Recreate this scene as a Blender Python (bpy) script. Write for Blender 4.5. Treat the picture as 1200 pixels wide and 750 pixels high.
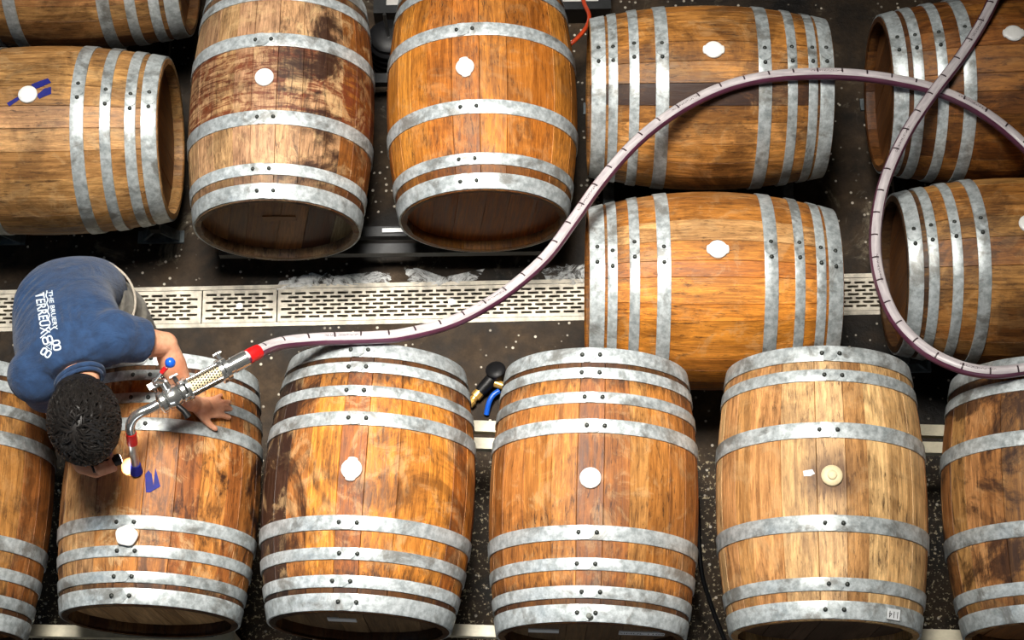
import bpy, bmesh, math, random
from mathutils import Vector, Matrix
from mathutils.bvhtree import BVHTree

random.seed(7)
for o in list(bpy.data.objects):
    bpy.data.objects.remove(o, do_unlink=True)
scene = bpy.context.scene
C = scene.collection
rad = math.radians

# ------------------------------------------------------------------ camera
F, PITCH, ROLL, HC = 2300.0, rad(19.26), rad(-1.11), 7.127
_s, _c = math.sin(PITCH), math.cos(PITCH)
FWD = Vector((0, _s, -_c)); _up = Vector((0, _c, _s)); _rt = Vector((1, 0, 0))
RT = _rt * math.cos(ROLL) + _up * math.sin(ROLL)
UP = _up * math.cos(ROLL) - _rt * math.sin(ROLL)
CAM = Vector((0, 0, HC))
cd = bpy.data.cameras.new('camera')
cam = bpy.data.objects.new('camera', cd); C.objects.link(cam)
cd.sensor_width = 36; cd.lens = F / 1200 * 36; cd.clip_end = 60
m = Matrix((RT, UP, -FWD)).transposed().to_4x4(); m.translation = CAM
cam.matrix_world = m
scene.camera = cam

# ------------------------------------------------------------------ light
w = bpy.data.worlds.new('world'); scene.world = w; w.use_nodes = True
bg = w.node_tree.nodes['Background']
bg.inputs[0].default_value = (0.62, 0.78, 1.0, 1); bg.inputs[1].default_value = 0.0

def area(name, loc, target, sx, sy, power, col):
    l = bpy.data.lights.new(name, 'AREA'); l.shape = 'RECTANGLE'; l.size = sx; l.size_y = sy
    l.energy = power; l.color = col
    o = bpy.data.objects.new(name, l); C.objects.link(o); o.location = loc
    o.rotation_euler = (Vector(target) - Vector(loc)).to_track_quat('-Z', 'Y').to_euler()
    return o
hb = area('high_bay_lamp_offscreen', (-0.6, 3.1, 7.6), (-0.35, 1.95, 0.6), 1.9, 1.9, 128, (1.0, 0.95, 0.87))
hb.data.spread = rad(48)
area('window_left_offscreen', (-8.9, 1.2, 5.2), (0.0, 2.0, 0.7), 2.6, 2.6, 95, (0.45, 0.72, 1.0))
area('front_fill_offscreen', (0.5, -5.95, 2.4), (0.0, 2.4, 0.6), 4.0, 3.0, 175, (0.90, 0.95, 1.0))  # unseen fill, added to brighten barrel heads facing the camera

vs = scene.view_settings
vs.view_transform = 'Standard'; vs.look = 'None'; vs.gamma = 1; vs.use_curve_mapping = False
vs.exposure = -0.38

# ------------------------------------------------------------------ helpers
def P(px, py, z):
    d = FWD * F + RT * (px - 600) - UP * (py - 375)
    return CAM + d * ((z - HC) / d.z)

def smooth(me, ang=40):
    for p in me.polygons: p.use_smooth = True
    me.set_sharp_from_angle(angle=rad(ang))

class MB:
    def __init__(s): s.v = []; s.f = []
    def add(s, vs, fs):
        n = len(s.v); s.v += [tuple(v) for v in vs]; s.f += [tuple(i + n for i in f) for f in fs]
        return s
    def box(s, lo, hi, M=None):
        vs = [Vector((x, y, z)) for x in (lo[0], hi[0]) for y in (lo[1], hi[1]) for z in (lo[2], hi[2])]
        if M: vs = [M @ v for v in vs]
        return s.add(vs, [(0,1,3,2),(4,6,7,5),(0,4,5,1),(2,3,7,6),(0,2,6,4),(1,5,7,3)])
    def bar(s, a, b, wd, ht, up=(0,0,1)):
        a, b = Vector(a), Vector(b); t = (b - a); L = t.length; t.normalize()
        u = Vector(up)
        if abs(t.dot(u)) > .95: u = Vector((1, 0, 0))
        x = t.cross(u).normalized(); z = x.cross(t)
        M = Matrix((x, t, z)).transposed().to_4x4(); M.translation = a
        return s.box((-wd/2, 0, -ht/2), (wd/2, L, ht/2), M)
    def lathe(s, prof, M=None, n=24, caps=True):
        """prof: list of (r, h) along local Z"""
        vs = []; fs = []
        for r, h in prof:
            for k in range(n):
                a = 2*math.pi*k/n; v = Vector((r*math.cos(a), r*math.sin(a), h))
                vs.append(M @ v if M else v)
        for i in range(len(prof)-1):
            for k in range(n):
                k2 = (k+1) % n
                fs.append((i*n+k, i*n+k2, (i+1)*n+k2, (i+1)*n+k))
        if caps:
            fs.append(tuple(range(n-1, -1, -1))); b = (len(prof)-1)*n; fs.append(tuple(range(b, b+n)))
        return s.add(vs, fs)
    def tube(s, pts, r, n=10, caps=True):
        pts = [Vector(p) for p in pts]; k = len(pts)
        rs = r if isinstance(r, (list, tuple)) else [r]*k
        vs = []; fs = []; x = None
        for i, p in enumerate(pts):
            t = (pts[min(i+1, k-1)] - pts[max(i-1, 0)]).normalized()
            if x is None:
                x = t.cross(Vector((0, 0, 1)))
                if x.length < .05: x = t.cross(Vector((1, 0, 0)))
            x = (x - t * x.dot(t)).normalized(); y = t.cross(x)
            for j in range(n):
                a = 2*math.pi*j/n; vs.append(p + (x*math.cos(a) + y*math.sin(a)) * rs[i])
        for i in range(k-1):
            for j in range(n):
                j2 = (j+1) % n; fs.append((i*n+j, i*n+j2, (i+1)*n+j2, (i+1)*n+j))
        if caps:
            fs.append(tuple(range(n-1, -1, -1))); b = (k-1)*n; fs.append(tuple(range(b, b+n)))
        return s.add(vs, fs)
    def ell(s, c, r, M3=None, nu=20, nv=12):
        c = Vector(c); vs = []; fs = []
        for i in range(nv+1):
            th = math.pi*i/nv
            for j in range(nu):
                a = 2*math.pi*j/nu
                v = Vector((r[0]*math.sin(th)*math.cos(a), r[1]*math.sin(th)*math.sin(a), r[2]*math.cos(th)))
                vs.append(c + (M3 @ v if M3 else v))
        for i in range(nv):
            for j in range(nu):
                j2 = (j+1) % nu; fs.append((i*nu+j, (i+1)*nu+j, (i+1)*nu+j2, i*nu+j2))
        return s.add(vs, fs)
    def mesh(s, name, mat=None, sm=40):
        me = bpy.data.meshes.new(name); me.from_pydata(s.v, [], s.f); me.update()
        bm = bmesh.new(); bm.from_mesh(me); bmesh.ops.remove_doubles(bm, verts=bm.verts, dist=1e-6)
        bmesh.ops.recalc_face_normals(bm, faces=bm.faces); bm.to_mesh(me); bm.free()
        if sm: smooth(me, sm)
        if mat: me.materials.append(mat)
        return me

def obj(name, me, parent=None, loc=None, rot=None):
    o = bpy.data.objects.new(name, me); C.objects.link(o)
    if parent: o.parent = parent
    if loc is not None: o.location = loc
    if rot is not None: o.rotation_euler = rot
    return o
def build(name, mb, mat, parent=None, sm=40):
    return obj(name, mb.mesh(name, mat, sm), parent)
def empty(name, loc, rz=0):
    o = bpy.data.objects.new(name, None); C.objects.link(o); o.location = loc; o.rotation_euler = (0, 0, rz)
    o.empty_display_size = .1
    return o
def tag(o, label=None, cat=None, group=None, kind=None):
    if label: o['label'] = label
    if cat: o['category'] = cat
    if group: o['group'] = group
    if kind: o['kind'] = kind
    return o
def axisM(a, b):
    """matrix with local Z from a to b"""
    a, b = Vector(a), Vector(b); M = (b - a).to_track_quat('Z', 'Y').to_matrix().to_4x4(); M.translation = a
    return M
def spline(pts, step=.02):
    pts = [Vector(p) for p in pts]; out = []
    q = [pts[0]*2 - pts[1]] + pts + [pts[-1]*2 - pts[-2]]
    for i in range(1, len(q)-2):
        n = max(2, int((q[i+1]-q[i]).length/step))
        for k in range(n):
            t = k/n; a, b, c, d = q[i-1], q[i], q[i+1], q[i+2]
            out.append(.5*((2*b) + (c-a)*t + (2*a-5*b+4*c-d)*t*t + (3*b-a-3*c+d)*t**3))
    out.append(pts[-1]); return out

# ------------------------------------------------------------------ materials
def lin(r, g, b):
    f = lambda c: (c/255/12.92 if c/255 <= .04045 else ((c/255+.055)/1.055)**2.4)
    return (f(r), f(g), f(b), 1)
class NT:
    def __init__(s, name):
        s.m = bpy.data.materials.new(name); s.m.use_nodes = True; s.t = s.m.node_tree
        s.b = s.t.nodes['Principled BSDF']
    def n(s, typ, **kw):
        nd = s.t.nodes.new('ShaderNode' + typ)
        for k, v in kw.items(): setattr(nd, k, v)
        return nd
    def put(s, sock, v):
        if v is None: return
        if isinstance(v, bpy.types.NodeSocket): s.t.links.new(v, sock)
        else: sock.default_value = v
    def math(s, op, a, b=None, c=None, clamp=False):
        nd = s.n('Math', operation=op, use_clamp=clamp)
        for i, v in enumerate((a, b, c)): s.put(nd.inputs[i], v)
        return nd.outputs[0]
    def mix(s, f, a, b, bt='MIX'):
        nd = s.n('Mix', data_type='RGBA', blend_type=bt)
        s.put(nd.inputs[0], f); s.put(nd.inputs[6], a); s.put(nd.inputs[7], b)
        return nd.outputs[2]
    def ramp(s, f, lo, hi, a=0.0, b=1.0):
        nd = s.n('MapRange', interpolation_type='SMOOTHSTEP')
        s.put(nd.inputs[0], f); nd.inputs[1].default_value = lo; nd.inputs[2].default_value = hi
        nd.inputs[3].default_value = a; nd.inputs[4].default_value = b
        return nd.outputs[0]
    def noise(s, vec, scale, detail=4, rough=.6, dist=0):
        nd = s.n('TexNoise'); s.put(nd.inputs['Vector'], vec); nd.inputs['Scale'].default_value = scale
        nd.inputs['Detail'].default_value = detail; nd.inputs['Roughness'].default_value = rough
        nd.inputs['Distortion'].default_value = dist
        return nd.outputs['Fac']
    def map(s, vec, scale, loc=None):
        nd = s.n('Mapping'); s.put(nd.inputs[0], vec); nd.inputs['Scale'].default_value = scale
        if loc is not None: s.put(nd.inputs['Location'], loc)
        return nd.outputs[0]
    def attr(s, name, vec=False):
        nd = s.n('Attribute', attribute_type='OBJECT', attribute_name=name)
        return nd.outputs['Vector'] if vec else nd.outputs['Fac']
    def bump(s, h, st=.3, dist=.01):
        nd = s.n('Bump'); nd.inputs['Strength'].default_value = st; nd.inputs['Distance'].default_value = dist
        s.put(nd.inputs['Height'], h); s.t.links.new(nd.outputs[0], s.b.inputs['Normal'])
    def set(s, **kw):
        for k, v in kw.items():
            s.put(s.b.inputs[k.replace('_', ' ')], v)
        return s.m

def simple(name, col, rough=.5, metal=0.0, var=.0, scale=30, bump=0.0, coat=0):
    t = NT(name); tc = t.n('TexCoord').outputs['Object']
    c = col
    if var:
        nz = t.noise(tc, scale, 5, .65)
        c = t.mix(t.ramp(nz, .3, .7), tuple(x*(1-var) for x in col[:3]) + (1,), tuple(min(1, x*(1+var)) for x in col[:3]) + (1,))
    if bump: t.bump(t.noise(tc, scale*2, 4), bump, .003)
    return t.set(Base_Color=c, Roughness=rough, Metallic=metal, Coat_Weight=coat)

def wood_mat(name, head=False):
    t = NT(name)
    tc = t.n('TexCoord').outputs['Object']; oi = t.n('ObjectInfo'); pos = t.n('NewGeometry').outputs['Position']
    off = t.n('CombineXYZ')
    r10 = t.math('MULTIPLY', oi.outputs['Random'], 37.0)
    t.put(off.inputs[0], r10); t.put(off.inputs[1], r10)
    gx = t.map(tc, (60, 3.2, 60) if not head else (60, 60, 3.2), off.outputs[0])
    grain = t.noise(gx, 1.0, 6, .68, .6)
    fine = t.noise(t.map(tc, (190, 9, 190) if not head else (190, 190, 9), off.outputs[0]), 1.0, 4, .7)
    col = oi.outputs['Color']
    col = t.mix(1.0, col, t.mix(t.ramp(grain, .25, .75), (.50, .43, .36, 1), (1.35, 1.32, 1.25, 1)), 'MULTIPLY')
    col = t.mix(.75, col, t.mix(t.ramp(fine, .3, .7), (.66, .60, .55, 1), (1.16, 1.16, 1.16, 1)), 'MULTIPLY')
    if not head:
        y = t.math('ABSOLUTE', t.n('SeparateXYZ').outputs[1])
        sep = y.node.inputs[0].links[0].from_node; t.put(sep.inputs[0], tc)
        # red-brown worn paint band between the bulge hoops (one barrel)
        st = t.noise(t.map(pos, (7, 55, 7)), 1.0, 5, .7, .8)
        band = t.math('MULTIPLY', t.ramp(y, .15, .17, 1, 0), t.ramp(st, .44, .58, 1, 0))
        col = t.mix(t.math('MULTIPLY', band, t.attr('wash')), col, lin(112, 52, 26))
        # pale scuffed patches
        sc = t.noise(t.map(pos, (9, 9, 9)), 1.0, 6, .72, .9)
        col = t.mix(t.math('MULTIPLY', t.ramp(sc, .50, .62), t.attr('scuff')), col, lin(214, 178, 128))
        # dark wine stains, runs
        s1 = t.noise(t.map(pos, (3.3, 3.3, 3.3)), 1.0, 7, .68, .8)
        col = t.mix(t.math('MULTIPLY', t.ramp(s1, .45, .58), t.attr('stain')), col, lin(44, 20, 10))
        s2 = t.noise(t.map(tc, (30, 6, 30), off.outputs[0]), 1.0, 6, .75, 1.4)
        col = t.mix(t.math('MULTIPLY', t.ramp(s2, .50, .64), t.math('MULTIPLY', t.attr('stain'), .75)), col, lin(38, 18, 10))
        s3 = t.noise(t.map(tc, (110, 16, 110), off.outputs[0]), 1.0, 6, .75, .5)
        col = t.mix(t.math('MULTIPLY', t.ramp(s3, .51, .66), t.ramp(s1, .38, .58, .22, .85)), col, lin(52, 28, 16))
        # ring of seepage round the bung hole
        vd = t.n('VectorMath', operation='DISTANCE'); t.put(vd.inputs[0], pos); t.put(vd.inputs[1], t.attr('bung', True))
        wob = t.math('ADD', vd.outputs['Value'], t.math('MULTIPLY', t.math('SUBTRACT', s1, .5), .25))
        col = t.mix(t.math('MULTIPLY', t.ramp(wob, .035, .12, 1, 0), t.attr('seep')), col, lin(60, 26, 12))
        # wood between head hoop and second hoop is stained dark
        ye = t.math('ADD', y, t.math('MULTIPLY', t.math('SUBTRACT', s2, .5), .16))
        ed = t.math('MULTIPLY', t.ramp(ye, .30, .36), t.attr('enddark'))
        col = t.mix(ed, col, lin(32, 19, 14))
    rg = t.ramp(grain, .2, .8, .46, .66)
    t.bump(t.math('ADD', grain, t.math('MULTIPLY', fine, .5)), .28, .004)
    return t.set(Base_Color=col, Roughness=rg, Specular_IOR_Level=.38)

def galv_mat(name):
    t = NT(name); oi = t.n('ObjectInfo'); pos = t.n('NewGeometry').outputs['Position']
    a = t.noise(pos, 46, 6, .7); b = t.noise(pos, 9, 5, .65, .5); c = t.noise(pos, 170, 3, .6)
    col = t.mix(t.ramp(a, .3, .7), (.34, .385, .40, 1), (.70, .755, .78, 1))
    col = t.mix(t.ramp(b, .50, .66, 0, .75), col, (.17, .16, .14, 1))
    col = t.mix(t.ramp(c, .60, .75, 0, .35), col, (.78, .82, .83, 1))
    col = t.mix(1.0, col, oi.outputs['Color'], 'MULTIPLY')
    t.bump(a, .12, .002)
    return t.set(Base_Color=col, Roughness=t.ramp(a, .3, .7, .34, .55), Metallic=.35)

def floor_mat():
    t = NT('wet_concrete'); pos = t.n('NewGeometry').outputs['Position']
    a = t.noise(pos, 1.6, 8, .68, .4); b = t.noise(pos, 14, 6, .7); c = t.noise(pos, 60, 4, .7)
    col = t.mix(t.ramp(a, .35, .68), lin(16, 14, 12), lin(80, 64, 47))
    col = t.mix(t.ramp(b, .35, .7, .55, 0), col, lin(14, 12, 11))
    vo = t.n('TexVoronoi', feature='F1'); t.put(vo.inputs['Vector'], pos); vo.inputs['Scale'].default_value = 42
    vo.inputs['Randomness'].default_value = 1
    keep = t.ramp(vo.outputs['Color'], .60, .62)
    sp = t.math('MULTIPLY', t.ramp(vo.outputs['Distance'], .16, .28, 1, 0), keep)
    patch = t.ramp(t.noise(pos, 3.2, 4, .6), .46, .56)
    col = t.mix(t.math('MULTIPLY', sp, patch), col, lin(205, 196, 180))
    sepr = t.n('SeparateXYZ'); t.put(sepr.inputs[0], pos)
    # exposed aggregate south of the drain, under the raised racks
    agg = t.ramp(sepr.outputs[1], 1.85, 2.0, 1, 0)
    ag = t.math('MULTIPLY', t.ramp(c, .55, .66), agg)
    col = t.mix(ag, col, lin(196, 180, 146))
    # dried lime/foam tide marks north of the drain
    lime = t.math('MULTIPLY', t.ramp(sepr.outputs[1], 2.62, 2.72), t.ramp(t.noise(pos, 4.5, 7, .72, .8), .56, .70))
    col = t.mix(t.math('MULTIPLY', lime, .45), col, lin(150, 138, 118))
    t.bump(t.math('ADD', b, t.math('MULTIPLY', c, .6)), .45, .008)
    return t.set(Base_Color=col, Roughness=t.ramp(a, .3, .7, .45, .75), Specular_IOR_Level=.18)

M = {}
M['wood'] = wood_mat('oak_stave'); M['head'] = wood_mat('oak_head', True)
M['galv'] = galv_mat('galvanised_hoop')
M['rivet'] = simple('rivet_steel', (.05, .055, .05, 1), .45, .6)
M['bung'] = simple('white_silicone', (.90, .90, .87, 1), .4, 0, .04, 60)
M['cream'] = simple('cream_plastic', lin(226, 208, 168), .5, 0, .08, 60)
M['bluetape'] = simple('blue_tape', lin(5, 18, 118), .7, 0, .25, 40, .3)
M['redtape'] = simple('red_tape', lin(196, 22, 24), .4, 0, .15, 60)
M['floor'] = floor_mat()
M['grate'] = simple('cast_grate', lin(198, 190, 174), .55, .1, .35, 16, .2)
M['steel'] = simple('polished_steel', (.62, .63, .62, 1), .2, .9, .05, 20)
M['dullsteel'] = simple('brushed_steel', (.55, .55, .53, 1), .32, 1.0, .12, 40)
M['rack_white'] = simple('cream_painted_steel', lin(196, 188, 164), .45, 0, .18, 14, .15)
M['rack_dark'] = simple('dark_painted_steel', lin(30, 32, 34), .45, .3, .4, 20, .2)
M['rack_grey'] = simple('worn_grey_steel', lin(98, 106, 110), .4, .4, .5, 18, .2)
M['blackrub'] = simple('black_rubber', (.007, .007, .008, 1), .45, 0, .3, 30); M['blackrub'].node_tree.nodes['Principled BSDF'].inputs['Specular IOR Level'].default_value = .25
M['brass'] = simple('brass', lin(226, 178, 96), .3, .6, .15, 60)
M['blueplastic'] = simple('blue_plastic', lin(24, 92, 205), .3, 0, .1, 30)
M['orange'] = simple('orange_cable', lin(196, 66, 28), .45, 0, .1, 30)
M['paper'] = simple('paper_label', lin(225, 228, 230), .6, 0, .08, 40)
M['ink'] = simple('ink', (.015, .015, .018, 1), .6)
M['skin'] = None

# ------------------------------------------------------------------ setting
DY0, DY1 = 2.495, 2.640          # drain channel
fl = MB()
fl.box((-9, -6, -.2), (9, DY0, 0)); fl.box((-9, DY1, -.2), (9, 12, 0)); fl.box((-9, DY0, -.2), (9, DY1, -.12))
floor = build('floor', fl, M['floor'], sm=0); tag(floor, 'wet dark stained concrete floor with pale specks', kind='structure')
for y0, y1 in ((DY0-.012, DY0+.004), (DY1-.004, DY1+.012)):
    build('drain_frame', MB().box((-9, y0, -.05), (9, y1, .004)), M['grate'], floor, 0)
build('drain_bed', MB().box((-9, DY0+.004, -.119), (9, DY1-.004, -.112)), M['floor'], floor, 0)

M['wall'] = simple('grey_block_wall', lin(84, 84, 82), .8, 0, .15, 3)
for nm, lo, hi in (('wall_left', (-9.2, -6, 0), (-9, 12, 9.2)), ('wall_right', (9, -6, 0), (9.2, 12, 9.2)), ('wall_back', (-9.2, 12, 0), (9.2, 12.2, 9.2)), ('wall_front', (-9.2, -6.2, 0), (9.2, -6, 9.2)), ('ceiling', (-9.2, -6.2, 9.2), (9.2, 12.2, 9.4))):
    tag(build(nm, MB().box(lo, hi), M['wall'], None, 0), kind='structure')

def grate(x0, x1, label):
    mb = MB(); y0, y1 = DY0+.006, DY1-.006; zt, zb = .003, -.018
    x0 += .0025; x1 -= .0025
    rows = 7; edge = .014; sl = .0092; pitch = (y1-y0-2*edge-sl)/(rows-1)
    ys = [y0+edge+i*pitch for i in range(rows)]
    prev = y0
    for i, yy in enumerate(ys):
        mb.box((x0, prev, zb), (x1, yy, zt)); prev = yy+sl
        p = .0545; s = .041; x = x0+.012+(p*.5 if i % 2 else 0)
        mb.box((x0, yy, zb), (x, yy+sl, zt))
        while x+s < x1-.012:
            nx = x+p
            e = nx if nx+s < x1-.012 else x1
            mb.box((x+s, yy, zb), (e, yy+sl, zt)); x = nx
    mb.box((x0, prev, zb), (x1, y1, zt))
    me = mb.mesh('drain_grate', M['grate'], 0)
    o = obj('drain_grate', me); tag(o, label, 'drain grate', 'slotted grates in the floor drain')
    xm = (x0+x1)/2
    b = MB().lathe([(.013, .003), (.013, .0055), (.009, .0055), (.009, .004)], Matrix.Translation((xm, (y0+y1)/2, 0)), 16)
    build('lock_bolt', b, M['dullsteel'], o)
grate(-2.44, -1.195, 'slotted drain grate running under the bent man')
grate(-1.195, -.905, 'short slotted drain grate beside the man, shortest in the channel')
grate(-.905, .44, 'long slotted drain grate crossed by the hose, foam along its edge')
grate(.44, 1.66, 'slotted drain grate passing under the striped orange barrel')
grate(1.66, 2.9, 'slotted drain grate passing under barrel at the hose bend')

# ------------------------------------------------------------------ barrels
H8 = [(.444, .394), (.376, .338), (.290, .252), (.197, .150)]
H8b = [(.447, .394), (.384, .350), (.308, .272), (.212, .164)]
H6 = [(.450, .392), (.362, .321), (.178, .126)]
WT = .0045       # hoop stands this proud of the wood
rivet_me = MB().lathe([(.0075, -.002), (.0072, .002), (.005, .0045), (.002, .0055)], None, 8).mesh('rivet', M['rivet'], 60)

class Barrel: pass
BAR = {}
def prof(b, t): return b.R - (b.rr) * (2*t/b.L)**2
def surf_hit(b, px, py, off=0.0):
    """point where the camera ray through a pixel meets the barrel's wood"""
    d = (FWD*F + RT*(px-600) - UP*(py-375)).normalized()
    s = (HC - 1.6)/-d.z
    for _ in range(4000):
        p = CAM + d*s
        q = p - b.c; t = q.dot(b.ax); rad_ = (q - b.ax*t).length
        if rad_ < prof(b, t) - WT + off and abs(t) < b.L/2+.01: return p
        s += .0006
        if p.z < .1: break
    return P(px, py, b.c.z + b.R)
def onb(b, ang, t, r):
    """barrel coords -> world; ang from the up direction, in degrees, including no roll"""
    a = rad(ang); return b.c + b.ax*t + (b.pe*math.sin(a) + Vector((0, 0, 1))*math.cos(a))*r

def clip_strip(r, u0, u1, n=28):
    """circle of radius r cut to u0<x<u1 -> polygon (x,y)"""
    pts = []
    u0c, u1c = max(u0, -r+1e-4), min(u1, r-1e-4)
    k = 6
    for i in range(k+1):
        x = u0c + (u1c-u0c)*i/k; pts.append((x, math.sqrt(r*r-x*x)))
    for i in range(k, -1, -1):
        x = u0c + (u1c-u0c)*i/k; pts.append((x, -math.sqrt(r*r-x*x)))
    return pts

def make_barrel(key, label, o, x, y, yaw, roll, R, rr, L, hoops, cols, props, zc=None, colmap=None, headcols=None, nst=26, hooptint=(1, 1, 1), bungt=0.0, over=()):
    b = Barrel(); b.key = key
    b.R, b.rr, b.L, b.roll = R, R-rr, L, roll
    z = zc if zc else (.78 if key[0] == 'B' else .5)
    ya = rad(yaw) if o == 'V' else rad(yaw-90)
    b.c = Vector((x, y, z)); b.ax = Vector((-math.sin(ya), math.cos(ya), 0)); b.pe = Vector((b.ax.y, -b.ax.x, 0))
    root = empty('oak_barrel', (x, y, z-R), ya); b.root = root
    tag(root, label, 'barrel', 'oak barrels lying on racks')
    BAR[key] = b
    rng = random.Random(hash(key) % 1000 if False else sum(ord(ch)*31 for ch in key))
    Rw = lambda t: prof(b, t) - WT
    # staves: three widths, laid round in a random order
    wc = [360/nst*f for f in (.78, 1.0, 1.24)]
    seq = [1]; tot = wc[1]
    while tot < 360 - wc[2]*.6:
        k = rng.choice((0, 1, 1, 2)); seq.append(k); tot += wc[k]
    sc = 360/tot
    meshes = []
    th = .026
    ts = [-1, -.985] + [-.95+1.9*i/14 for i in range(15)] + [.985, 1]
    for k in range(3):
        half = rad(wc[k]*sc)/2 - .0010
        mb = MB(); us = (-1, -.972, 0, .972, 1); vs = []; fs = []
        for q in ts:
            t = q*L/2; r = Rw(t)
            if abs(q) == 1: r -= .004
            for u in us:
                rr_ = r - (.0022 if abs(u) == 1 else 0)
                vs.append((rr_*math.sin(half*u), t, rr_*math.cos(half*u)))
            ri = r - th
            if abs(q) > .98: ri += .008
            vs.append((ri*math.sin(half), t, ri*math.cos(half))); vs.append((-ri*math.sin(half), t, ri*math.cos(half)))
        n = 7
        for i in range(len(ts)-1):
            for j in range(n):
                j2 = (j+1) % n; fs.append((i*n+j, i*n+j2, (i+1)*n+j2, (i+1)*n+j))
        fs.append(tuple(range(n))); fs.append(tuple(range((len(ts)-1)*n+n-1, (len(ts)-1)*n-1, -1)))
        mb.add(vs, fs); meshes.append(mb.mesh('stave', M['wood'], 35))
    b.bung = onb(b, roll, bungt, R)
    ang = -wc[1]*sc/2
    for k in seq:
        wdt = wc[k]*sc; mid = ang + wdt/2; ang += wdt
        s = obj('stave', meshes[k], root, (0, 0, R), (0, rad(mid+roll), 0))
        aa = (mid+roll+180) % 360 - 180
        c = None
        if colmap:
            for lo, hi, cc in colmap:
                if lo <= aa < hi: c = cc
        if c is None: c = rng.choice(cols)
        v = rng.uniform(.86, 1.14)
        lc = lin(*c); s.color = (lc[0]*v, lc[1]*v*rng.uniform(.96, 1.04), lc[2]*v*rng.uniform(.92, 1.08), 1)
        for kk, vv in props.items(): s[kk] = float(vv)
        for lo, hi, dd_ in over:
            if lo <= aa < hi:
                for kk, vv in dd_.items(): s[kk] = float(vv)
        s['bung'] = (b.bung.x, b.bung.y, b.bung.z)
    # heads of planks, set in from the chime
    hc = headcols or [(128, 84, 46), (116, 76, 42), (140, 94, 54)]
    for sg in (-1, 1):
        t = sg*(L/2 - .042); r = Rw(t) - th - .001
        u = -r; nb = 6; edges = [-r]
        for i in range(nb-1): edges.append(-r + 2*r*(i+1)/nb + rng.uniform(-.02, .02))
        edges.append(r)
        for i in range(nb):
            poly = clip_strip(r, edges[i]+.0008, edges[i+1]-.0008)
            n = len(poly); d = rng.uniform(0, .0025)
            t0, t1 = t - sg*.02, t + sg*d
            mb = MB(); mb.add([(px_, t0, pz) for px_, pz in poly] + [(px_, t1, pz) for px_, pz in poly],
                   [tuple(range(n)), tuple(range(2*n-1, n-1, -1))] + [(j, (j+1) % n, n+(j+1) % n, n+j) for j in range(n)])
            hb = build('head_board', mb, M['head'], root, 30)
            hb.location = (0, 0, R); hb.rotation_euler = (0, rad(roll + (14 if key in ('U2', 'U3') else 4)), 0)
            cc = lin(*(headcols[i % len(headcols)] if headcols else rng.choice(hc))); hb.color = cc
    # hoops
    for sg in (-1, 1):
        for hi, (ta, tb) in enumerate(hoops):
            f = L/.9; t0, t1 = sg*ta*f, sg*tb*f
            if hi == 0: t0 = sg*(L/2 - .003)
            nseg = 72; vs = []; fs = []
            for k in range(nseg):
                a = 2*math.pi*k/nseg
                for (t, dr) in ((t0, -.004), (t0, WT-.0006), (t0-sg*.002, WT), (t1+sg*.002, WT), (t1, WT-.0006), (t1, -.004)):
                    r = Rw(t) + dr; vs.append((r*math.sin(a), t, r*math.cos(a)))
            for k in range(nseg):
                k2 = (k+1) % nseg
                for j in range(6):
                    j2 = (j+1) % 6; fs.append((k*6+j, k*6+j2, k2*6+j2, k2*6+j))
            hp = build('hoop', MB().add(vs, fs), M['galv'], root, 35)
            jit = rng.uniform(-3, 3)
            hp.location = (0, 0, R); hp.rotation_euler = (0, rad(roll+jit), 0)
            v = rng.uniform(.85, 1.08); hp.color = (hooptint[0]*v, hooptint[1]*v, hooptint[2]*v, 1)
            # riveted overlap with a rounded end
            tm = (t0+t1)/2; hw = abs(t1-t0)/2; rl = Rw(tm)
            lap = MB(); lv = []; lf = []
            a0, a1 = -.075, .062; na = 10
            top = []; 
            for q in range(na+1):
                aa = a0 + (a1-a0)*q/na
                for e in (-1, 1):
                    ww = hw - .0006
                    dist_end = (a1-aa)*rl
                    if dist_end < ww: ww = math.sqrt(max(1e-8, ww*ww - (ww-dist_end)**2))
                    ww = max(ww, hw*.25)
                    t = tm + e*ww
                    for dr in (WT-.002, WT+.003):
                        r = Rw(t) + dr; lv.append((r*math.sin(aa), t, r*math.cos(aa)))
            for q in range(na):
                A, B_ = q*4, (q+1)*4
                lf += [(A+1, A+3, B_+3, B_+1), (A, A+1, B_+1, B_), (A+2, B_+2, B_+3, A+3)]
            lf += [(0, 2, 3, 1), (na*4, na*4+1, na*4+3, na*4+2)]
            lo_ = build('hoop_lap', lap.add(lv, lf), M['galv'], hp, 35); lo_.color = tuple(c_*.86 for c_ in hp.color[:3]) + (1,)
            for da in (-.028, .028):
                aa = da/rl; r = rl + WT + .0028
                rv = obj('rivet', rivet_me, hp, (r*math.sin(aa), tm, r*math.cos(aa)), (0, aa, 0))
    return b

TAN = [(222, 178, 122), (214, 168, 112), (228, 188, 134), (206, 156, 100)]
TAN2 = [(184, 136, 84), (172, 124, 72), (196, 150, 96), (160, 112, 64)]
ORG = [(204, 130, 46), (186, 112, 38), (214, 142, 58), (162, 94, 34)]
ORG2 = [(196, 132, 66), (176, 114, 54), (208, 148, 80), (160, 98, 46)]
DRK = [(172, 116, 60), (158, 102, 50), (184, 130, 72)]

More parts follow.
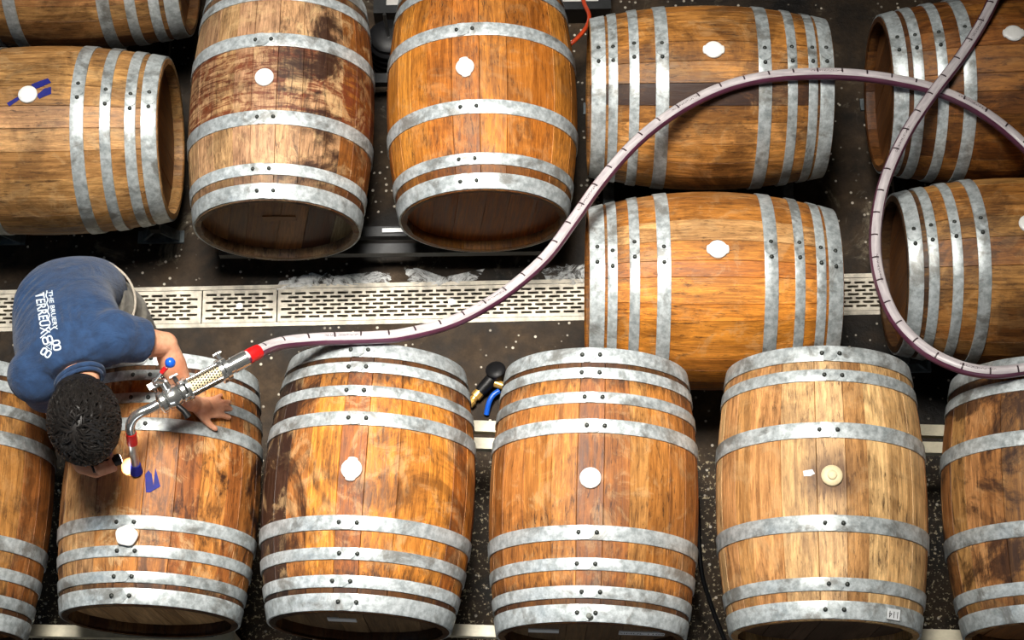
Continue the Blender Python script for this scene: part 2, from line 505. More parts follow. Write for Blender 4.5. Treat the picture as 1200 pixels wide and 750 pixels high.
make_barrel('B0', 'dim brown eight-hooped barrel under the man\'s right shoulder, next to the barrel being filled', 'V', -1.885, 1.60, -2.0, 0, .345, .297, .88, H8, DRK, dict(stain=.5, scuff=.15, enddark=.8), hooptint=(.95, .95, .94))
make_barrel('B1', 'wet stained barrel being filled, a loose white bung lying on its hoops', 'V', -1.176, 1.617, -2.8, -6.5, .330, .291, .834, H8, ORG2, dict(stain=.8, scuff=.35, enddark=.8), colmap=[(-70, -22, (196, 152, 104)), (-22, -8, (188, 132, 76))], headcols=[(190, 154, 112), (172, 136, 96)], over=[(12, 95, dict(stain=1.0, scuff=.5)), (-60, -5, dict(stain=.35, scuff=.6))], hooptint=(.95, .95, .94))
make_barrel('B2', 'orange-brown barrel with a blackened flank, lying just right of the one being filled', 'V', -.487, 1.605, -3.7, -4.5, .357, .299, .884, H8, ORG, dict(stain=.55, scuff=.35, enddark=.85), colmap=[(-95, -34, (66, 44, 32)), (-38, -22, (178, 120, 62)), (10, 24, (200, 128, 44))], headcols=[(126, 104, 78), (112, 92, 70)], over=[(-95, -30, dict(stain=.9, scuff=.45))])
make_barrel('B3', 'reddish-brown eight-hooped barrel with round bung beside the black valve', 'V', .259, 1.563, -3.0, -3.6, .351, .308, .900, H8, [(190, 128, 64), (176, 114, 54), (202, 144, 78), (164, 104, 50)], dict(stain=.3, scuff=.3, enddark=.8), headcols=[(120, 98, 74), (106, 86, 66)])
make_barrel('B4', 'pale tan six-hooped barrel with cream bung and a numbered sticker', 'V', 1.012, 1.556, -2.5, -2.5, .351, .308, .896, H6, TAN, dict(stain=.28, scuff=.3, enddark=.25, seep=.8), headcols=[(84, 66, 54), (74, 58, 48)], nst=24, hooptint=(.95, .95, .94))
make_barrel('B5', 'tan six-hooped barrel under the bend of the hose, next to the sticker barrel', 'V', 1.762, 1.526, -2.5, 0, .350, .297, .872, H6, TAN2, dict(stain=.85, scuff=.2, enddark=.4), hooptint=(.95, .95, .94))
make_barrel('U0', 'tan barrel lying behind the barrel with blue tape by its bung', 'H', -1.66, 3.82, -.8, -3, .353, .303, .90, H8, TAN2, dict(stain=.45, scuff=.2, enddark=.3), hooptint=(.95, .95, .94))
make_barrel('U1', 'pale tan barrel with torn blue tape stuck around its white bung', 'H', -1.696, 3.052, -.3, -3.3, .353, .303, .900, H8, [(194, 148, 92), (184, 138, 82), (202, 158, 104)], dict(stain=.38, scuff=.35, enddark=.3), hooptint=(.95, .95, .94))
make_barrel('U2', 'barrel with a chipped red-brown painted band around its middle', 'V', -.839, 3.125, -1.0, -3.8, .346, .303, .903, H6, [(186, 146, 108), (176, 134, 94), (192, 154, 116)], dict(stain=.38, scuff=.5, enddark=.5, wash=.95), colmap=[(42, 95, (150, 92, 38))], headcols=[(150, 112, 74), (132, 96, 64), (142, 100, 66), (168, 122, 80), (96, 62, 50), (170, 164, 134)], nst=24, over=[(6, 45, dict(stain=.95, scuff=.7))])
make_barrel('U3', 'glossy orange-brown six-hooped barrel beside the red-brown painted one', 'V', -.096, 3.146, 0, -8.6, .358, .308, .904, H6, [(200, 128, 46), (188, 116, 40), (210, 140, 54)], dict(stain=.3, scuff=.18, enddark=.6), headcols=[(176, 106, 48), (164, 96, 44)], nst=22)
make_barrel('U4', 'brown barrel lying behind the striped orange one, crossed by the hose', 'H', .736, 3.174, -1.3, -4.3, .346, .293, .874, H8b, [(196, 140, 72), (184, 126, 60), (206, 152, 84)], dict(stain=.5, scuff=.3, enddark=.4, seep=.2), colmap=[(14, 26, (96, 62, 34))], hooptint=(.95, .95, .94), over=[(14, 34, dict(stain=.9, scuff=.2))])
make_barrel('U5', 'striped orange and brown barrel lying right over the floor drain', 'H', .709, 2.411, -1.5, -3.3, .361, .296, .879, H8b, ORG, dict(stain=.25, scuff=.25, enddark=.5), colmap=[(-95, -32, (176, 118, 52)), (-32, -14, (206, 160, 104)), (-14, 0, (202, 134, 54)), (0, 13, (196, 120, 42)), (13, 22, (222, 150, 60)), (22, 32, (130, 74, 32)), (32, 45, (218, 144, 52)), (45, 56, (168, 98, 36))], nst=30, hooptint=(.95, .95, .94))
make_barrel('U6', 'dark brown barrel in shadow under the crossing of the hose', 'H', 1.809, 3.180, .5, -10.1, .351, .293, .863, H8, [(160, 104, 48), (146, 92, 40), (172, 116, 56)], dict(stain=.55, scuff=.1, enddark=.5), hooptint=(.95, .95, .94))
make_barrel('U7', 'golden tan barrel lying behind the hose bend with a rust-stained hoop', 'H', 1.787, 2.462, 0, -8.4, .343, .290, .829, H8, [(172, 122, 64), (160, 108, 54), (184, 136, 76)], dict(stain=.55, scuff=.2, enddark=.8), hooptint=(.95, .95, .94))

# ------------------------------------------------------------------ bungs
def make_bung(b, style, label, spin=0, loc=None, nrm=None, mat='bung'):
    base = loc if loc is not None else onb(b, b.roll, 0, b.R - WT)
    n = nrm if nrm is not None else (base - (b.c + b.ax*((base-b.c).dot(b.ax)))).normalized()
    nseg = 48; vs = []; fs = []
    def rr(a):
        r = .034
        if style == 'ears':
            e = abs(math.cos(a)); r = .0325 + (.0065 if e > .86 else 0)
        if style == 'tab':
            d = min(abs((a - q + math.pi) % (2*math.pi) - math.pi) for q in (0, math.pi))
            r = .0335 + .0058*max(0, 1-(d/.52)**8)
        if style == 'torn': r = .0345 + .002*math.sin(2*a) + .0016*math.sin(5*a+1)
        return r
    prof_ = [(.72, -.012), (.80, .0), (1.0, .0008), (1.0, .005), (.93, .0085), (.6, .0105), (.25, .011)]
    for s_, h in prof_:
        for k in range(nseg):
            a = 2*math.pi*k/nseg; r = rr(a)*s_ if s_ >= .9 else .033*s_
            vs.append((r*math.cos(a+spin), r*math.sin(a+spin), h))
    for i in range(len(prof_)-1):
        for k in range(nseg):
            k2 = (k+1) % nseg; fs.append((i*nseg+k, i*nseg+k2, (i+1)*nseg+k2, (i+1)*nseg+k))
    fs.append(tuple(range(nseg-1, -1, -1))); q = (len(prof_)-1)*nseg; fs.append(tuple(range(q, q+nseg)))
    mb = MB().add(vs, fs)
    o = build('barrel_bung', mb, M[mat], None, 50)
    o.location = base + n*.001; o.rotation_euler = n.to_track_quat('Z', 'Y').to_euler()
    tag(o, label, 'bung', 'bungs in the barrels')
    if style == 'button':
        build('bung_cap', MB().lathe([(.015, .010), (.015, .015), (.012, .017), (.004, .0175)], None, 24), M[mat], o)
    return o
make_bung(BAR['B2'], 'tab', 'white two-tabbed bung in the orange barrel with blackened flank', rad(-4))
make_bung(BAR['B3'], 'round', 'round white bung in the reddish-brown barrel beside the black valve')
make_bung(BAR['B4'], 'button', 'cream bung with a raised centre in the pale six-hooped barrel', mat='cream')
make_bung(BAR['U1'], 'round', 'white bung with torn blue tape around it')
make_bung(BAR['U2'], 'round', 'white bung in the red-brown painted band')
make_bung(BAR['U3'], 'tab', 'white eared bung in the glossy orange six-hooped barrel', rad(8))
make_bung(BAR['U4'], 'tab', 'white eared bung in the brown barrel crossed by the hose', 0)
make_bung(BAR['U5'], 'tab', 'white eared bung in the striped orange barrel over the drain', 0)
make_bung(BAR['U6'], 'tab', 'greyish white bung in the dark barrel under the hose crossing', 0)
make_bung(BAR['U7'], 'round', 'white bung in the golden tan barrel behind the hose bend')
b1 = BAR['B1']; p = surf_hit(b1, 150, 629)
q = p - b1.c; n1 = (q - b1.ax*q.dot(b1.ax)).normalized()
make_bung(b1, 'torn', 'loose white bung lying on the hoops of the barrel being filled', .4, p + n1*.012, n1)

# ------------------------------------------------------------------ flat strips stuck on barrels
def surf_patch(name, b, poly, mat, lift=.0012, parent=None, sub=1):
    """polygon given in pixels laid onto the barrel surface, as a thin solid"""
    pts = [surf_hit(b, *q) for q in poly]
    ns = []
    for p_ in pts:
        q_ = p_ - b.c; ns.append((q_ - b.ax*q_.dot(b.ax)).normalized())
    n = len(pts)
    inv = (parent or b.root)
    Mi = Matrix.Translation(b.root.location) @ Matrix.Rotation(b.root.rotation_euler.z, 4, 'Z'); Mi.invert()
    vs = [Mi @ (p_ + nn*lift) for p_, nn in zip(pts, ns)] + [Mi @ (p_ - nn*.001) for p_, nn in zip(pts, ns)]
    mb = MB().add(vs, [tuple(range(n)), tuple(range(2*n-1, n-1, -1))] + [(j, (j+1) % n, n+(j+1) % n, n+j) for j in range(n)])
    return build(name, mb, mat, b.root, 0)
surf_patch('tape_strip', BAR['U1'], [(37, 99), (56, 92), (60, 97), (46, 103), (38, 105)], M['bluetape'], .002)
surf_patch('tape_strip', BAR['U1'], [(43, 112), (52, 104), (60, 102), (60, 110), (46, 116)], M['bluetape'], .002)
surf_patch('tape_strip', BAR['U1'], [(8, 121), (22, 113), (24, 116), (11, 125)], M['bluetape'], .002)
surf_patch('tape_strip', b1, [(170, 556), (174, 551), (178, 556), (180, 569), (182, 548), (188, 570), (176, 577), (171, 577)], M['bluetape'], .002)
surf_patch('label_scrap', BAR['B4'], [(941, 552), (952, 550), (955, 555), (950, 558), (942, 558)], M['paper'], .0015)

def text_mesh(s, size, align='CENTER', bold=0.0):
    cu = bpy.data.curves.new('lettering', 'FONT'); cu.body = s; cu.size = size; cu.align_x = align; cu.align_y = 'CENTER'
    cu.offset = bold; cu.resolution_u = 3
    o = bpy.data.objects.new('lettering', cu); C.objects.link(o)
    me = bpy.data.meshes.new_from_object(o); bpy.data.objects.remove(o); bpy.data.curves.remove(cu)
    return me
# sticker on the head hoop of the pale barrel
b4 = BAR['B4']
def hoop_card(b, px, py, wd, ht, txt, flip=True, ts=.02):
    p_ = surf_hit(b, px, py, WT+.002); q_ = p_ - b.c; t = q_.dot(b.ax); n_ = (q_ - b.ax*t).normalized()
    y_ = b.ax.copy(); 
    slope = -2*b.rr*(2/b.L)**2*t
    y_ = (b.ax + n_*slope).normalized(); x_ = y_.cross(n_).normalized(); n_ = x_.cross(y_)
    Mw = Matrix((x_, y_, n_)).transposed().to_4x4(); Mw.translation = p_ + n_*.0015
    Mi = Matrix.Translation(b.root.location) @ Matrix.Rotation(b.root.rotation_euler.z, 4, 'Z'); Mi.invert()
    me = MB().box((-wd/2, -ht/2, -.0012), (wd/2, ht/2, .0008)).mesh('sticker', M['paper'], 0)
    o = obj('sticker', me, b.root); o.matrix_local = Mi @ Mw
    if txt:
        tm = text_mesh(txt, ts); tm.materials.append(M['ink'])
        l = obj('printed_number', tm, o, (0, 0, .0013), (0, 0, math.pi if flip else 0))
    return o
hoop_card(b4, 1047, 720, .052, .034, '114', True, .03)

def head_card(b, px, py, wd, ht, txt, ts=.018):
    """card on the near (south) head, where the camera ray meets the head's face"""
    d = (FWD*F + RT*(px-600) - UP*(py-375)).normalized(); p0 = b.c - b.ax*(b.L/2 - .042)
    p_ = CAM + d*((p0 - CAM).dot(b.ax)/d.dot(b.ax)); q_ = p_ - b.c
    u, v = q_.dot(b.pe), q_.z
    o = obj('paper_label', MB().box((-wd/2, -.0045, -ht/2), (wd/2, 0, ht/2)).mesh('paper_label', M['paper'], 0), b.root, (u, -(b.L/2-.042)-.001, b.R+v))
    if txt:
        tm = text_mesh(txt, ts); tm.materials.append(M['ink'])
        obj('printed_text', tm, o, (0, -.0048, 0), (math.pi/2, 0, 0))
head_card(BAR['B2'], 401, 725, .095, .05, '')
head_card(BAR['B3'], 637, 738, .10, .05, '')
head_card(BAR['B3'], 752, 741, .15, .05, 'SIMUL 1104', .03)
# brand scrap and screw on the painted barrel's head
build('stencil_patch', MB().box((-.05, -.004, -.022), (.07, 0, .022)), simple('pale_patch', lin(150, 104, 62), .6, 0, .2), BAR['U2'].root).location = (0, -(BAR['U2'].L/2-.042)-.001, BAR['U2'].R+.03)
# big bolt on the near head hoop of B3
bb = BAR['B3']; rbolt = MB().lathe([(.016, 0), (.016, .004), (.009, .006), (.009, .012), (.003, .013)], None, 12)
bo = build('plug_bolt', rbolt, M['rivet'], bb.root); bo.location = (bb.R*0 + math.sin(rad(-3))*.306, -.430, bb.R+.306); bo.rotation_euler = (0, rad(-3), 0)

# ------------------------------------------------------------------ racks
def rack(label, keys, rail_ts, mat, mat_saddle, ext=.0, doubles=(), foot='post'):
    bs = [BAR[k] for k in keys]; b0, b1_ = bs
    c = (b0.c + b1_.c)/2
    ax = (b0.ax + b1_.ax).normalized(); d = (b1_.c - b0.c); d -= ax*d.dot(ax); half = d.length/2; d.normalize()
    root = empty('barrel_rack', (c.x, c.y, 0)); O = Vector((c.x, c.y, 0))
    tag(root, label, 'rack', 'steel two-barrel racks')
    ht = min(bs[0].c.z - prof(bs[0], rail_ts[0]), bs[1].c.z - prof(bs[1], rail_ts[0])) - .012
    reach = half + .22 + ext
    def W(u, t, z): return d*u + ax*t + Vector((0, 0, z))
    alls = [(t, .04) for t in rail_ts] + [(t, .04) for t in doubles]
    for t, wd in alls:
        build('rail', MB().bar(W(-reach, t, ht-.02), W(reach, t, ht-.02), wd, .04), mat, root, 0)
    for u in (-reach+.03, reach-.03):
        uc = u*.6
        build('cross_bar', MB().bar(W(uc, rail_ts[0], ht-.06), W(uc, rail_ts[1], ht-.06), .04, .04), mat, root, 0)
        for t in rail_ts:
            if foot == 'post':
                build('post', MB().bar(W(u, t, 0), W(u, t, ht-.04), .045, .045), mat, root, 0)
            else:
                mb = MB()
                mb.bar(W(u, t-.07, .012), W(u, t, ht-.04), .04, .012, up=ax); mb.bar(W(u, t+.07, .012), W(u, t, ht-.04), .04, .012, up=ax)
                mb.bar(W(u, t-.09, .006), W(u, t+.09, .006), .05, .012)
                build('foot', mb, mat_saddle, root, 0)
    for b in bs:
        for t in rail_ts:
            tt = (c + ax*t - b.c).dot(b.ax)
            vs = []; fs = []; na = 8
            for i in range(na+1):
                a = rad(180-34+68*i/na)
                for dt in (-.02, .02):
                    r0 = prof(b, tt+dt)
                    for dr in (.0005, .010):
                        pw = b.c + b.ax*(tt+dt) + (b.pe*math.sin(a) + Vector((0, 0, 1))*math.cos(a))*(r0+dr) - O
                        vs.append(pw)
            for i in range(na):
                A, B_ = i*4, (i+1)*4
                fs += [(A, B_, B_+2, A+2), (A+1, A+3, B_+3, B_+1), (A, A+1, B_+1, B_), (A+2, B_+2, B_+3, A+3)]
            fs += [(0, 2, 3, 1), (na*4, na*4+1, na*4+3, na*4+2)]
            mb = MB().add(vs, fs)
            for a in (-30, 30):
                r0 = prof(b, tt)+.008; e = b.c + b.ax*tt + b.pe*math.sin(rad(180+a))*r0 + Vector((0, 0, math.cos(rad(180+a))*r0)) - O
                mb.bar(Vector((e.x, e.y, ht-.005)), e, .03, .006, up=ax)
            build('saddle', mb, mat_saddle, root, 0)
    return root
rack('cream steel rack holding the barrel being filled and its dim neighbour', ('B0', 'B1'), (.315, -.37), M['rack_white'], M['rack_grey'], doubles=(.378,))
rack('cream steel rack holding the blackened-flank barrel and the reddish-brown barrel', ('B2', 'B3'), (.295, -.37), M['rack_white'], M['rack_grey'], doubles=(.358,))
rack('cream steel rack holding the sticker barrel and the barrel under the hose bend', ('B4', 'B5'), (.295, -.37), M['rack_white'], M['rack_grey'], doubles=(.358,))
rack('dark steel rack holding the blue-taped barrel and the barrel behind it', ('U1', 'U0'), (.32, -.30), M['rack_dark'], M['rack_grey'], .0, foot='vee')
r23 = rack('dark steel rack holding the painted barrel and the glossy orange barrel', ('U2', 'U3'), (.32, -.33), M['rack_dark'], M['rack_dark'], .05, doubles=(-.40,))
rack('dark steel rack holding the striped orange barrel and the brown barrel behind', ('U5', 'U4'), (.345, -.345), M['rack_grey'], M['rack_grey'], .0, foot='vee')
rack('dark steel rack holding the shadowed barrel and the golden tan barrel', ('U7', 'U6'), (.32, -.30), M['rack_dark'], M['rack_grey'], .0, foot='vee')

# ------------------------------------------------------------------ hose
def hose_mat():
    t = NT('hose_print'); uv = t.n('UVMap', uv_map='run').outputs[0]
    sp = t.n('SeparateXYZ'); t.put(sp.inputs[0], uv)
    fr = t.math('FRACT', t.math('DIVIDE', sp.outputs[0], .088))
    tick = t.math('MULTIPLY', t.ramp(fr, .055, .075, 1, 0), t.ramp(sp.outputs[1], .28, .32))
    fr2 = t.math('FRACT', t.math('DIVIDE', sp.outputs[0], .53))
    cell = t.n('TexNoise'); mp = t.map(uv, (260, 9, 1)); t.put(cell.inputs['Vector'], mp); cell.inputs['Scale'].default_value = 1
    word = t.math('MULTIPLY', t.math('MULTIPLY', t.ramp(fr2, .60, .61), t.ramp(fr2, .82, .83, 1, 0)), t.math('MULTIPLY', t.ramp(sp.outputs[1], .38, .40), t.ramp(sp.outputs[1], .60, .62, 1, 0)))
    wordm = t.math('MULTIPLY', word, t.ramp(cell.outputs['Fac'], .50, .53))
    nz = t.noise(t.map(uv, (12, 3, 1)), 1, 4)
    col = t.mix(t.ramp(nz, .3, .7), lin(168, 160, 164), lin(202, 195, 196))
    col = t.mix(t.math('MAXIMUM', tick, t.math('MULTIPLY', wordm, .8)), col, lin(40, 16, 24))
    return t.set(Base_Color=col, Roughness=.35)
M['hose'] = simple('plum_rubber', lin(88, 44, 66), .3, 0, .2, 12)
M['hose_print'] = hose_mat()
HR = .0212
hp_px = [(283, 423, 1.265), (300, 413.5, 1.245), (330, 402.5, 1.168), (370, 398, 1.122), (400, 396.8, 1.102), (422, 396.3, 1.099), (445, 395.2, 1.098), (470, 393, 1.086), (520, 381, 1.050), (560, 363, 1.015), (600, 337, .98), (640, 301, .945),
         (672, 258, .92), (705, 212, .90), (745, 167, .872), (790, 132, .853), (840, 106, .846), (890, 92, .850), (945, 87, .836), (1000, 88, .828), (1050, 94.5, .820), (1100, 107, .817), (1150, 131, .798), (1200, 171, .785), (1262, 240, .837),
         (1296, 320, .95), (1275, 396, 1.07), (1240, 425, 1.108), (1200, 433, 1.088), (1160, 436.5, 1.075), (1120, 428.5, 1.062), (1080, 407, 1.03), (1047, 370, .985), (1029, 320, .95), (1026, 270, .925), (1036, 215, .905), (1060, 160, .885), (1090, 114, .866), (1122, 72, .862), (1146, 35, .864), (1164, 0, .856), (1184, -50, .858), (1200, -110, .84), (1206, -200, .80)]
hp = spline([P(*q) for q in hp_px], .012)
hose = build('wine_hose', MB().tube(hp, HR, 20), M['hose'], None, 60)
tag(hose, 'plum transfer hose with a white ticked stripe arching over the barrels', 'hose')
def stripe(pts, r, half, mat, name, parent):
    vs = []; fs = []; uvs = []; run = 0; k = len(pts); na = 8
    for i, p_ in enumerate(pts):
        t = (pts[min(i+1, k-1)] - pts[max(i-1, 0)]).normalized()
        n_ = Vector((0, .22, 1)); n_ = (n_ - t*n_.dot(t)).normalized(); x = n_.cross(t)
        if i: run += (p_-pts[i-1]).length
        for j in range(na+1):
            a = -half + 2*half*j/na
            vs.append(p_ + (n_*math.cos(a) + x*math.sin(a))*r); uvs.append((run, j/na))
    for i in range(k-1):
        for j in range(na): fs.append((i*(na+1)+j, i*(na+1)+j+1, (i+1)*(na+1)+j+1, (i+1)*(na+1)+j))
    me = bpy.data.meshes.new(name); me.from_pydata([tuple(v) for v in vs], [], fs); me.update()
    ul = me.uv_layers.new(name='run')
    for lp in me.loops: ul.data[lp.index].uv = uvs[lp.vertex_index]
    for p_ in me.polygons: p_.use_smooth = True
    me.materials.append(mat); return obj(name, me, parent)
stripe(hp, HR+.0009, rad(44), M['hose_print'], 'white_stripe', hose)
i0 = 2
build('tape_band', MB().tube(hp[i0:i0+4], HR+.003, 20), M['redtape'], hose, 60)

# ------------------------------------------------------------------ filling wand
A = P(283, 423, 1.265); B = P(181, 476, 1.305)          # hose end -> elbow start
wand = empty('filling_wand', A - Vector((0, 0, .0)))
tag(wand, 'polished steel filling wand with sight glass, valve and blue-knobbed lever', 'filling wand')
O = wand.location.copy()
dAB = (B-A); LAB = dAB.length; dAB.normalize()
MW = axisM((0, 0, 0), dAB)                              # local Z runs along the tool
def wl(name, prof_, mat, n=24): return build(name, MB().lathe(prof_, MW, n), M[mat], wand, 35)
s = LAB
def fl_(x): return x*s
wl('hose_ferrule', [(.021, -.02), (.027, -.02), (.027, fl_(.10)), (.024, fl_(.105)), (.024, fl_(.15))], 'steel')
wl('clamp', [(.024, fl_(.15)), (.037, fl_(.155)), (.037, fl_(.20)), (.024, fl_(.205))], 'steel', 16)
wl('flange', [(.020, fl_(.205)), (.040, fl_(.215)), (.040, fl_(.255)), (.028, fl_(.26))], 'steel')
wl('perforated_tube', [(.021, fl_(.24)), (.021, fl_(.60))], 'cream')
# holes in the strainer tube seen as dark dots: thin discs, the openings' shade painted on
dots = MB()
for i in range(11):
    for k in range(14):
        a = 2*math.pi*(k+.5*(i % 2))/14; zz = fl_(.275+.029*i)
        Mx = MW @ Matrix.Rotation(a, 4, 'Z') @ Matrix.Translation((.0208, 0, zz)) @ Matrix.Rotation(math.pi/2, 4, 'Y')
        dots.lathe([(.0032, 0), (.0032, .0007)], Mx, 6)
tag(build('painted_hole', dots, M['ink'], wand, 0), kind='stuff')
for k in range(4):
    a = 2*math.pi*k/4 + .6
    Mx = MW @ Matrix.Rotation(a, 4, 'Z') @ Matrix.Translation((.033, 0, 0))
    build('tie_rod', MB().lathe([(.0045, fl_(.215)), (.0045, fl_(.645))], Mx, 10), M['steel'], wand)
    for zz in (.20, .64):
        build('nut', MB().lathe([(.008, fl_(zz)), (.008, fl_(zz)+.012)], Mx, 6), M['steel'], wand, 20)
wl('flange', [(.028, fl_(.60)), (.040, fl_(.605)), (.040, fl_(.64)), (.022, fl_(.645))], 'steel')
wl('clamp', [(.022, fl_(.65)), (.036, fl_(.66)), (.036, fl_(.70)), (.023, fl_(.71))], 'steel', 16)
wl('valve_body', [(.024, fl_(.71)), (.034, fl_(.73)), (.038, fl_(.77)), (.038, fl_(.82)), (.034, fl_(.86)), (.024, fl_(.88))], 'steel', 12)
wl('clamp', [(.022, fl_(.88)), (.035, fl_(.89)), (.035, fl_(.935)), (.022, fl_(.95))], 'steel', 16)
# wing nuts on the clamps
side = dAB.cross(Vector((0, 0, 1))).normalized()
if side.y < 0: side = -side
for zz in (.18, .68, .91):
    base = dAB*fl_(zz) + side*.036
    build('wing_nut', MB().tube([base, base+side*.022], .007, 8).bar(base+side*.022-dAB*.014, base+side*.022+dAB*.014, .006, .012), M['steel'], wand, 30)
# lever: stem up from the valve, handle with red sleeve and blue ball
v0 = dAB*fl_(.80); st = side*.045 + Vector((0, 0, .045))
build('valve_stem', MB().tube([v0 + side*.02 + Vector((0, 0, .015)), v0+st], [.016, .014], 12).bar(v0+st-dAB*.01, v0+st+dAB*.05+Vector((0, 0, .0)), .02, .014), M['steel'], wand, 30)
kn = P(199.5, 425, 1.40) - O; hb_ = P(181, 446.5, 1.365) - O
build('lever_arm', MB().tube([hb_, v0+st*.9], [.0125, .011], 12).tube([hb_, kn], .0052, 10), M['steel'], wand, 40)
build('red_sleeve', MB().tube([hb_.lerp(kn, .45), hb_.lerp(kn, .75)], .0078, 10), M['redtape'], wand, 40)
build('ball_knob', MB().ell(kn, (.0165, .0165, .0165)), M['blueplastic'], wand, 180)
lt = v0 - side*.03
build('drain_cock', MB().tube([lt, lt - side*.03 + dAB*-.01, lt - side*.05 + dAB*-.012 - Vector((0, 0, .01))], [.009, .009, .012], 10), M['blackrub'], wand, 40)
# swan-neck and down tube into the bung hole
E0 = B - O; bh = surf_hit(BAR['B1'], 160, 554) - O
Em = P(153, 494, 1.315) - O
neck = spline([E0 - dAB*.012, E0 + dAB*.02, P(166, 483, 1.312) - O, P(156.5, 490, 1.306) - O, P(152.5, 499, 1.292) - O, P(153.5, 507, 1.272) - O], .006)
build('swan_neck', MB().tube(neck, .0155, 18), M['steel'], wand, 60)
dn = P(153.5, 507, 1.272) - O
build('down_tube', MB().tube([dn.lerp(bh, -.02), bh + (bh-dn).normalized()*.10], .0135, 18), M['dullsteel'], wand, 60)
build('tape_band', MB().tube([dn.lerp(bh, .0), dn.lerp(bh, .26)], .0168, 18), M['redtape'], wand, 60)
build('tape_collar', MB().tube([bh.lerp(dn, .22), bh.lerp(dn, .02)], [.0165, .0205], 18), M['bluetape'], wand, 60)


# ------------------------------------------------------------------ person
def skin_mat():
    t = NT('skin'); tc = t.n('TexCoord').outputs['Object']; a = t.noise(tc, 14, 5, .6); b = t.noise(tc, 90, 4, .6)
    col = t.mix(t.ramp(a, .3, .7), lin(206, 138, 104), lin(232, 176, 142))
    col = t.mix(t.ramp(b, .45, .75, 0, .3), col, lin(180, 104, 76))
    t.bump(b, .12, .002)
    return t.set(Base_Color=col, Roughness=.45, Subsurface_Weight=.08, Subsurface_Radius=(.02, .008, .004), Subsurface_Scale=.3)
def cloth_mat(name, c0, c1, sc, fold=.0):
    t = NT(name); tc = t.n('TexCoord').outputs['Object']; a = t.noise(tc, sc, 5, .65); b = t.noise(tc, 900, 2, .5)
    h = t.noise(t.map(tc, (1, 1, .6)), 9, 4, .55, 1.2)
    col = t.mix(t.ramp(a, .3, .7), c0, c1); col = t.mix(t.ramp(b, .3, .7, 0, .35), col, c1)
    t.bump(t.math('ADD', t.math('MULTIPLY', h, fold), t.math('MULTIPLY', b, .03)), .6, .05)
    return t.set(Base_Color=col, Roughness=.85, Sheen_Weight=.12, Sheen_Roughness=.5)
M['skin'] = skin_mat()
M['shirt'] = cloth_mat('navy_cotton', lin(17, 42, 74), lin(30, 62, 102), 30, .55)
M['trouser'] = cloth_mat('grey_khaki', lin(96, 92, 84), lin(124, 120, 110), 40, .4)
M['hair'] = simple('black_hair', (.010, .008, .007, 1), .5, 0, .4, 60)
M['print'] = simple('white_print', lin(215, 226, 236), .7, 0, .1, 300)
M['belt'] = simple('pale_waistband', lin(170, 160, 146), .7, 0, .15, 80)
M['shoe'] = simple('dark_shoe', lin(34, 32, 32), .6, 0, .2, 40)

def blob(name, mb, mat, parent, voxel=.006, it=6, fac=.6):
    me = mb.mesh(name, None, 0)
    o = bpy.data.objects.new(name, me); C.objects.link(o)
    r = o.modifiers.new('r', 'REMESH'); r.mode = 'VOXEL'; r.voxel_size = voxel
    s_ = o.modifiers.new('s', 'SMOOTH'); s_.iterations = it; s_.factor = fac
    dg = bpy.context.evaluated_depsgraph_get(); dg.update()
    m2 = bpy.data.meshes.new_from_object(o.evaluated_get(dg))
    bpy.data.objects.remove(o); bpy.data.meshes.remove(me)
    m2.name = name
    for p_ in m2.polygons: p_.use_smooth = True
    m2.materials.clear(); m2.materials.append(mat)
    return obj(name, m2, parent)

def chain(mb, pts, rs, n=16):
    """smooth limb: a tapering tube with ball joints"""
    pts = [Vector(p_) for p_ in pts]
    mb.tube(pts, rs, n)
    for p_, r in zip(pts, rs): mb.ell(p_, (r, r, r), None, n, 10)
    return mb
def frame(x, y):
    x = Vector(x).normalized(); y = Vector(y); y = (y - x*y.dot(x)).normalized(); z = x.cross(y)
    return Matrix((x, y, z)).transposed()

C7 = P(86, 430, 1.47)
PEL = P(101, 366, .95)
WST = P(77, 346, 1.14)
LS = P(131, 391, 1.45); RS = P(39, 434, 1.40)
spine = (C7 - WST).normalized(); acr = (LS - RS).normalized()
acr = (acr - spine*acr.dot(spine)).normalized()
dors = acr.cross(spine).normalized()
if dors.z < 0: dors = -dors
TF = frame(acr, spine)
acw = Vector((1, .12, 0)); spw = (WST - PEL + Vector((0, -.06, .05))); PF = frame(acw, (-.05, -.35, 1))
mid = WST.lerp(C7, .2); chest = WST.lerp(C7, .62) + dors*.005
LE = P(193, 404, 1.305); LW = P(220, 471, 1.150)
RE = P(62, 466, 1.12); RW = P(97, 545, 1.215)
HEAD = P(99, 489, 1.465)
crown = (P(105, 535, 1.52) - P(90, 440, 1.42)).normalized()
lft = Vector((1, .14, 0)); HF = frame(lft, crown)           # x: his left, y: crown, z: face
face = HF.col[2]; nape = -face

body = MB()
# torso under the shirt, pelvis, legs (clothed), neck, head
body.ell(chest - dors*.03, (.165, .17, .095), TF, 24, 16); body.ell(mid - dors*.04, (.13, .16, .085), TF, 24, 16)
body.ell(PEL, (.14, .11, .12), PF, 24, 16)
LF = Vector((-1.31, 2.25, .06)); RF = Vector((-1.58, 2.25, .06))
LH = PEL + Vector((.085, 0, -.03)); RH = PEL - Vector((.085, 0, .03))
LK = Vector((-1.31, 2.17, .52)); RK = Vector((-1.57, 2.17, .52))
for h_, k_, f_ in ((LH, LK, LF), (RH, RK, RF)):
    chain(body, [h_, h_.lerp(k_, .5), k_, k_.lerp(f_, .4), f_], [.085, .075, .055, .052, .036])
chain(body, [C7 - spine*.05 - dors*.06, C7 - dors*.040, HEAD - crown*.07 + nape*.01], [.060, .059, .056])
body.ell(HEAD, (.074, .098, .094), HF, 24, 18)                                   # skull
body.ell(HEAD - crown*.075 + face*.045, (.056, .062, .055), HF, 20, 14)          # jaw
